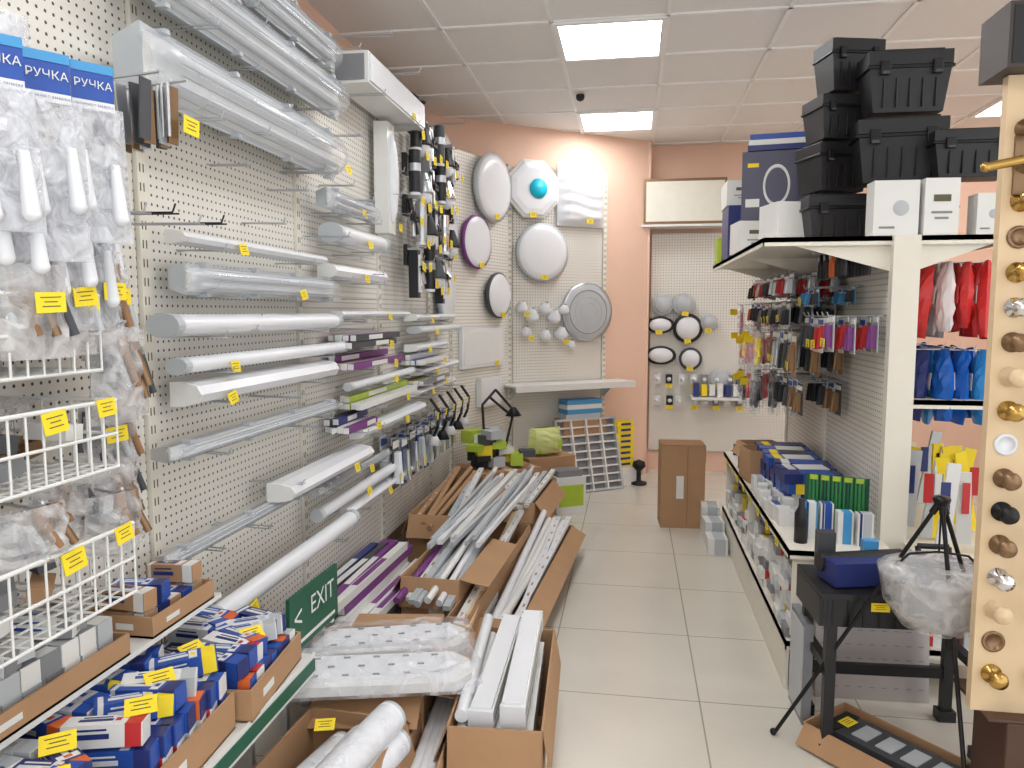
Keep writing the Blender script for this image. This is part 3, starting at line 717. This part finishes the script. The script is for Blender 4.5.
rowpacks('hanging_blister_packs', GL, .85, 1.4, .1, G - .10, .08, .2, [GLAM, DGR, WHT, GRY, BRN], [BLK, DGR, DGR, SIL, BRZ], 3, .26, .5)
rowpacks('utility_knife_packs', GL, 1.42, 1.86, .085, G - .02, .065, .15, [GLAM, GRY, WHT, GRY, GLAM], [GRY, DGR, RED, BLK, PUR], 3, .22, .3)
rowpacks('small_hardware_packs', GL, .85, 1.4, .12, G - .34, .085, .15, [DGR, BRN, GRY, WHT], [BLK, DGR, BRZ, BLK], 2, .22, .3)
rowpacks('small_hardware_packs', GL, 1.3, 1.6, .1, G + .11, .06, .08, [LBL, WHT, NAV], [BLK, LBL], 2, .2, .2)
b = MB(GL)
for s in (1.45, 1.55, 1.65, 1.75, 1.84):
    hook(b, s, G + .265, .2)
    for j in range(2):
        y = -.08 - .09 * j; m_ = ORG if R() < .3 else BLK
        for sg in (-1, 1):
            b.path([(s + sg * .006, y, G + .245), (s + sg * .022, y, G + .21), (s + sg * .020, y, G + .15)], .008, m_, 8)
        b.box((s, y, G + .26), (.024, .012, .035), BLK2); b.cyl((s, y - .01, G + .24), (s, y + .01, G + .24), .011, SIL)
b.finish('hanging_pliers')
b = MB(GL)
for s, z, m in ((.06, -.05, PNK), (.12, -.2, RED), (.24, -.18, YEL), (.36, -.22, RED), (.48, -.2, RED), (.6, -.18, RED), (.72, -.2, YEL), (.12, -.42, BLK), (.28, -.45, BLK), (.44, -.42, RED), (.6, -.45, DGR), (.74, -.44, BLK)):
    hook(b, s, G + z + .1, .34)
    for j in range(3):
        M = T(s, -.12 - .10 * j, G + z + .1, U(-10, 10)); b.box((0, 0, -.1), (.07, .02, .11), m, M)
        for q in range(4): b.cyl((-.027 + .018 * q, 0, -.13), (-.03 + .02 * q, -.005, -.2 + abs(q - 1.5) * .01), .009, m, 8, M=M)
        b.cyl((.035, 0, -.1), (.055, 0, -.15), .01, m, 8, M=M); bag(b, M, .11, .24, .04, FILM)
    if R() < .5: tag(b, T(s, -.37, G + z + .05, -60, 0, U(-8, 8)), .055, .04)
b.finish('work_glove_packs')
b = MB(T(0, 0, .57))
def stk(b, x, y, w, d, h, m1, m2, m3=None, rz=0, z=0):
    prod(b, None, (w, d, h), m1, m2, m3, T(x, y, z + h / 2, rz))
for i in range(7):
    for j in range(4): stk(b, .84 + U(-.01, .01), 3.62 + i * .13, .26, .11, .045, BLU if R() < .5 else NAV, random.choice([BLU, NAV, WHT, DGR]), random.choice([None, YEL, WHT, WHT]), U(-6, 6), j * .047)
b.finish('blue_box_stock')
b = MB(T(.78, 3.32, .57, -20))
for i in range(5):
    b.box((i * .045, 0, .13), (.038, .012, .22), GRN); b.box((i * .045, -.007, .16), (.018, .006, .12), BLK); b.cyl((i * .045, -.01, .04), (i * .045, -.01, .22), .007, DGN if i % 2 else GRN, 6)
    b.box((i * .045, -.008, .23), (.03, .003, .02), LIM)
b.box((.09, .01, .12), (.25, .004, .24), DGN); b.box((.09, 0, .006), (.26, .06, .012), BLK); b.finish('green_tool_rack')
carton('small_carton', .75, 4.52, .57, .2, .16, .17, 8, (60, 60, 20, 50)); carton('small_carton', .73, 4.28, .57, .2, .2, .18, 8, (None, None, None, None))
b = MB(T(0, 0, .57))
for i in range(16): stk(b, .66 + .055 * (i % 2) + U(-.01, .01), 3.38 + (i // 2) * .085, .05, .07, U(.04, .09), random.choice([WHT, WHT, GLAM, WHT, ORG, WHT]), random.choice([WHT, BLU, GLAM, GRY, WHT]), None, U(-15, 15))
stk(b, .74, 3.2, .05, .05, .15, LBL, WHT, NAV); stk(b, .80, 3.19, .05, .05, .15, WHT, BLU, NAV); stk(b, .86, 3.14, .06, .05, .13, WHT, LBL); stk(b, .93, 3.12, .06, .05, .13, WHT, GLAM, NAV)
b.finish('sealant_box_stock')
b = MB(T(.69, 3.12, .57)); b.lathe([(.0001, 0), (.026, 0), (.026, .12), (.012, .15), (.012, .18), (.0001, .18)], BLK); b.finish('spray_bottle')
b = MB(T(0, 0, .57))
for i in range(12): stk(b, .67 + U(0, .2), 4.7 + U(0, .38), .07, .07, U(.04, .12), random.choice([WHT, DGR, WHT, NAV]), random.choice([WHT, RED, GRY]), None, U(0, 90))
b.finish('assorted_shelf_stock')
b = MB(T(0, 0, .20))
for i in range(22):
    y = 3.08 + i * .093
    for j in range(random.randint(3, 7)): stk(b, .72 + U(-.02, .02), y, U(.13, .17), .085, .04, random.choice([WHT, GLAM, WHT, GRY, WHT]), random.choice([WHT, GRY, GLAM, NAV]), random.choice([None, None, RED, YEL]), U(-5, 5), j * .041)
b.finish('lower_shelf_box_stock')
b = MB()
for i in range(3): stk(b, .545, 4.75 + i * .2, .12, .17, .1 + .05 * i, WHT, GLAM, None, U(-4, 4))
b.finish('floor_box_stock')
REDF = mat('red_packet', (205, 50, 50), .25, bump=.3, scale=30); WHF = mat('white_packet', (228, 222, 222), .25, bump=.3, scale=30)
BLF = mat('blue_packet', (30, 95, 185), .25, bump=.3, scale=30); LBF = mat('azure_packet', (60, 150, 215), .25, bump=.3, scale=30)
b = MB(GR)
for z, cols in ((G + .2, [REDF, WHF, REDF]), (G - .15, [BLF, LBF, BLF, NAV])):
    for s in (.08, .2, .35, .5, .7, .9):
        hook(b, s, z, .3)
        for j in range(4):
            M = T(s, -.06 - .075 * j, z, U(-22, 22), 0, U(-8, 8)); m = random.choice(cols)
            bag(b, M, U(.10, .13), U(.24, .32), .06, m)
            b.box((0, -.034, -.13), (.06, .002, .07), WHF if m is not WHF else REDF, M)
b.finish('hanging_colour_packets')
b = MB(T(0, 0, .57))
for i in range(24):
    xx = 1.15 + U(0, .3); yy = 3.06 + (i // 4) * .16
    b.box((0, 0, .16), (.05, .012, U(.26, .36)), random.choice([YEL, WHT, YEL, WHT, GLAM, WHT]), T(xx, yy, .02, U(-20, 20), 0, U(-12, 12))); b.box((0, -.008, .2), (.035, .003, .12), random.choice([WHT, NAV, YEL, RED]), T(xx, yy, .02, 0, 0, 0))
b.finish('yellow_packet_stock')
b = MB(T(0, 0, .2))
for i in range(14): stk(b, 1.2 + (i % 2) * .15, 3.1 + (i // 2) * .2, .12, .12, U(.15, .28), random.choice([RED, WHT, BLU, GLAM]), random.choice([WHT, BLU]), None)
b.finish('right_lower_stock')
def toolbox(x, y, z, w=.36, d=.2, h=.2, rz=0):
    b = MB(T(x, y, z, rz))
    b.box((0, 0, h * .34), (w * .94, d * .94, h * .68), BLK, taper=.86)
    b.box((0, 0, h * .70), (w, d, h * .05), BLK2)
    b.box((0, 0, h * .84), (w * .97, d * .97, h * .22), BLK, T(), 1.0)
    b.box((0, 0, h * .965), (w * .8, d * .75, h * .05), BLK2)
    for sx in (-.3, .3):
        b.box((sx * w, -d * .5 - .004, h * .68), (w * .11, .014, h * .22), BLK2); b.box((sx * w, -d * .5 - .012, h * .6), (w * .08, .006, h * .05), DGR)
    b.path([(-w * .2, 0, h * .95), (-w * .18, 0, h * 1.0), (w * .18, 0, h * 1.0), (w * .2, 0, h * .95)], .006, BLK2, 8)
    for i in range(5): b.box((-w * .3 + i * w * .15, -d * .455, h * .3), (.006, .01, h * .45), BLK2)
    b.finish('black_toolbox', bevel=.004)
Z = 1.80
toolbox(.90, 3.55, Z, .34, .2, .21, 5); toolbox(.86, 3.56, Z + .22, .25, .2, .21, 20); toolbox(.87, 3.56, Z + .44, .23, .2, .19, 14); toolbox(.91, 3.56, Z + .64, .24, .18, .22, 14)
toolbox(1.07, 3.38, Z + .225, .35, .16, .265, -3); toolbox(1.08, 3.38, Z + .50, .33, .16, .25, 2)
toolbox(1.13, 3.78, Z, .42, .24, .2, 0); toolbox(1.25, 3.55, Z + .0, .2, .2, .2, 0); toolbox(1.31, 3.30, Z + .225, .32, .16, .19, 0)
def wbox(x, y, z, w, d, h, rz, name='white_product_box', m=WHT, deco=0):
    b = MB(T(x, y, z, rz)); b.box((0, 0, h / 2), (w, d, h), m)
    if deco == 0: b.lathe([(.0001, .001), (w * .16, .001), (w * .18, 0)], GLAM, T(w * .1, -d / 2, h * .5) @ FWD); b.box((-w * .2, -d / 2 - .001, h * .15), (w * .35, .001, h * .04), GRY)
    if deco == 1:
        b.box((0, -d / 2 - .001, h * .5), (w * .94, .001, h * .94), SLATE); b.lathe([(w * .2, .0), (w * .215, .003), (w * .24, .0)], WHT, T(w * .12, -d / 2 - .002, h * .5) @ FWD, sy=1.6)
        b.box((-w * .3, -d / 2 - .002, h * .8), (w * .2, .001, h * .06), YEL); b.box((-w * .3, -d / 2 - .002, h * .25), (w * .25, .001, h * .12), WHT)
    if deco == 2: b.box((0, -d / 2 - .001, h * .65), (w * .5, .001, h * .12), INK); b.box((0, -d / 2 - .001, h * .4), (w * .6, .001, h * .04), GRY); b.box((0, -d / 2 - .001, h * .3), (w * .4, .001, h * .04), GRY)
    b.finish(name, bevel=.001)
wbox(1.02, 3.25, Z, .17, .09, .215, 2); wbox(1.185, 3.25, Z, .13, .09, .22, 4, deco=2); wbox(1.37, 3.26, Z, .1, .09, .16, 0)
wbox(.73, 3.66, Z, .25, .2, .19, 14, deco=3); wbox(.62, 4.1, Z, .2, .2, .16, 6, deco=2); wbox(.69, 4.12, Z + .165, .27, .22, .34, -8, 'lamp_product_box', m=SLATE, deco=1)
wbox(.64, 4.6, Z, .22, .3, .3, 0, 'lamp_product_box', NAV, 3); wbox(.62, 4.6, Z + .3, .2, .28, .14, 0, 'lamp_product_box', WHT, 2); wbox(.88, 4.5, Z, .2, .3, .42, 0, 'lamp_product_box', m=SLATE, deco=1)
wbox(.58, 4.95, Z, .12, .16, .16, 0, 'green_product_box', LIM, 3)
b = MB(T(.73, 4.12, Z + .51, -8))
for i in range(3): b.box((0, 0, .014 + i * .027), (.3 - .01 * i, .22, .026), [NAV, WHT, BLU][i])
b.finish('flat_box_stack')
# ------------------------------------------------------------ workbench
b = MB(T(.92, 2.72, 0, 3))
for sx in (-.25, .25):
    for sy in (-.13, .13): b.box((sx, sy, .28), (.035, .03, .56), BLK); b.box((sx, sy, .02), (.06, .05, .04), BLK)
    b.box((sx, 0, .3), (.03, .26, .03), BLK)
b.box((0, .13, .18), (.5, .02, .04), BLK); b.box((0, -.13, .5), (.56, .025, .1), BLK); b.box((0, .13, .5), (.56, .025, .1), BLK)
for sx in (-.28, .28): b.box((sx, 0, .5), (.025, .28, .1), BLK)
b.box((0, 0, .555), (.58, .3, .02), BLK)
for i in range(11): b.box((-.25 + i * .05, -.144, .5), (.006, .006, .09), BLK2)
for x in (-.1, -.02, .06): tag(b, T(x, -.15, .525), .06, .03)
b.finish('folding_workbench')
b = MB(T(.9, 2.72, .566))
b.box((-.12, 0, .045), (.22, .12, .08), NAV, T(rz=15)); b.cyl((-.24, -.02, .06), (.05, .04, .07), .033, BLK, 12); b.box((.13, .02, .04), (.2, .13, .07), BLK); b.box((.02, -.07, .03), (.1, .06, .06), WHT)
b.path([(.1, .02, .08), (.1, .03, .12), (.2, .03, .12), (.2, .02, .08)], .010, BLK, 8); b.box((-.2, .06, .08), (.06, .05, .14), DGR); b.box((-.05, .06, .1), (.05, .04, .05), LBL)
b.finish('power_tools')
b = MB(T(.94, 2.97, 0, 2, -6)); b.box((0, 0, .2), (.42, .012, .40), mat('perforated_steel', (190, 182, 180), .4, .4))
for i in range(9):
    for j in range(6): b.box((-.18 + i * .045, -.007, .05 + j * .055), (.018, .002, .003), GRY)
b.finish('steel_plate')
b = MB(T(.645, 2.84, 0, 2)); b.box((0, 0, .19), (.03, .2, .38), GRY); b.box((-.017, 0, .19), (.004, .17, .34), GLAM); b.finish('grey_case')
b = MB()
ap = Vector((.945, 2.43, .93))
for f in ((.52, 2.66, 0), (1.27, 2.50, 0), (.98, 2.2, 0)):
    v = Vector(f); b.cyl(ap, v, .007, BLK2, 8); b.sph(v + Vector((0, 0, .012)), .012, BLK2)
    q = ap.lerp(v, .05); b.cyl(ap, q, .011, BLK2, 8)
b.lathe([(.0001, -.015), (.022, -.015), (.026, .0), (.022, .008), (.0001, .010)], BLK2, T(*ap))
b.cyl((.945, 2.43, .93), (.945, 2.43, .76), .003, BLK2, 6)
b.path([(.80, 2.43, .69), (.86, 2.43, .755), (.945, 2.43, .765), (1.03, 2.43, .755), (1.09, 2.43, .69)], .004, BLK2, 6)
b.lathe([(.0001, -.15), (.07, -.14), (.12, -.09), (.145, -.02), (.15, .02), (.165, .025), (.165, .03), (.14, .03), (.13, -.02), (.0001, -.12)], GLAM, T(.945, 2.43, .67))
b.lathe([(.10, -.14), (.15, -.07), (.165, .01), (.172, .035), (.12, .06), (.05, .055), (.0001, .05)], FILM2, T(.945, 2.43, .67), 18)
b.finish('tripod_cauldron')
K = T(.90, 2.50, 0, -48)
b = MB(K); w, d, h = .58, .24, .07
b.box((0, 0, .003), (w, d, .006), BRN2)
for sy in (-1, 1): b.box((0, sy * d / 2, h / 2), (w, .006, h), BRN)
for sx in (-1, 1): b.box((sx * w / 2, 0, h / 2), (.006, d, h), BRN)
b.box((0, -.04, 0), (w * .98, .08, .004), BRN, T(0, -d / 2, h, 0, 50))
b.box((.03, 0, .05), (.48, .15, .03), DGR)
for i in range(5): b.box((-.13 + i * .085, 0, .067), (.055, .09, .004), GLAM)
b.box((-.225, 0, .067), (.05, .14, .006), BLK); tag(b, T(-.2, 0, .075, 90, -85), .06, .04); b.finish('floodlight_carton')
# ------------------------------------------------------------ knob display board
b = MB(T(.953, 2.2, 0, 0))
b.box((.16, 0, 1.25), (.32, .03, 1.72), WOOD)
for i in range(17):
    z = .5 + i * .092
    for j, x in enumerate((.048, .16, .27)):
        m = [BRS, CHR, BLK2, BRZ, WHT2, SIL, WOOD, BRS][(i * 2 + j * 3) % 8]
        if j == 0: m = [BRS, BRZ, WOOD, CHR, BRZ, BLK2, BRZ, WHT2, BRS, WOOD, BRZ, CHR, BRS, BRZ, BRS][i % 15]
        M = T(x, -.015, z) @ FWD
        if i == 15:
            b.lathe([(.027, 0), (.027, .008), (.012, .012), (.012, .05)], BRZ, M, 16)
            if j == 0: b.path([(x, -.065, z), (x - .03, -.075, z + .004), (x - .115, -.075, z - .012)], .012, BRS, 10); b.sph((x - .115, -.075, z - .012), .013, BRS); b.box((x, -.02, z), (.05, .008, .15), BRZ)
            continue
        if i % 6 == 1: b.lathe([(.03, 0), (.03, .004), (.022, .006), (.022, .003), (.0001, .003)], m, M, 18)
        else: b.lathe([(.027, 0), (.027, .005), (.012, .008), (.010, .028), (.020, .034), (.025, .046), (.020, .058), (.0001, .062)], m, M, 20)
b.finish('door_knob_board')
b = MB(T(1.2, 2.26, 0)); b.box((.03, 0, .05), (.36, .30, .1), DWD); b.box((.0, -.02, .24), (.34, .20, .28), DWD); b.box((-.02, 0, .385), (.40, .24, .01), DWD); b.finish('display_stand_base', bevel=.004)
b = MB(T(.93, 2.2, 2.112)); b.box((.2, 0, .08), (.42, .16, .16), mat('dark_box', (60, 52, 50), .5)); b.box((.2, -.081, .08), (.4, .002, .14), BLK); b.box((.14, -.083, .08), (.12, .002, .05), WHT); b.finish('display_header_box')

b = MB(); b.lathe([(.03, 0), (.03, -.02), (.022, -.035), (.0001, -.045)], BLK, T(-.38, 5.42, CH - .01)); b.finish('smoke_detector')
b = MB(); b.path([(-1.58, 4.4, 3.0), (-1.50, 4.9, 2.96), (-1.5, 5.4, 3.0)], .012, BLK, 8); b.finish('black_cable')

# ------------------------------------------------------------ world, camera
w = bpy.data.worlds.new('w'); bpy.context.scene.world = w; w.use_nodes = True
w.node_tree.nodes['Background'].inputs[0].default_value = (.94, .97, 1, 1); w.node_tree.nodes['Background'].inputs[1].default_value = 1.45
cam = bpy.data.cameras.new('camera'); co = bpy.data.objects.new('camera', cam); bpy.context.scene.collection.objects.link(co)
cam.sensor_width = 36; cam.lens = 26.37; cam.clip_start = .02
co.location = (0, 0, E); co.rotation_euler = (math.radians(90 - 5.48), 0, math.radians(9.05))
bpy.context.scene.camera = co
bpy.context.scene.view_settings.view_transform = 'Standard'
bpy.context.scene.view_settings.exposure = 0.2
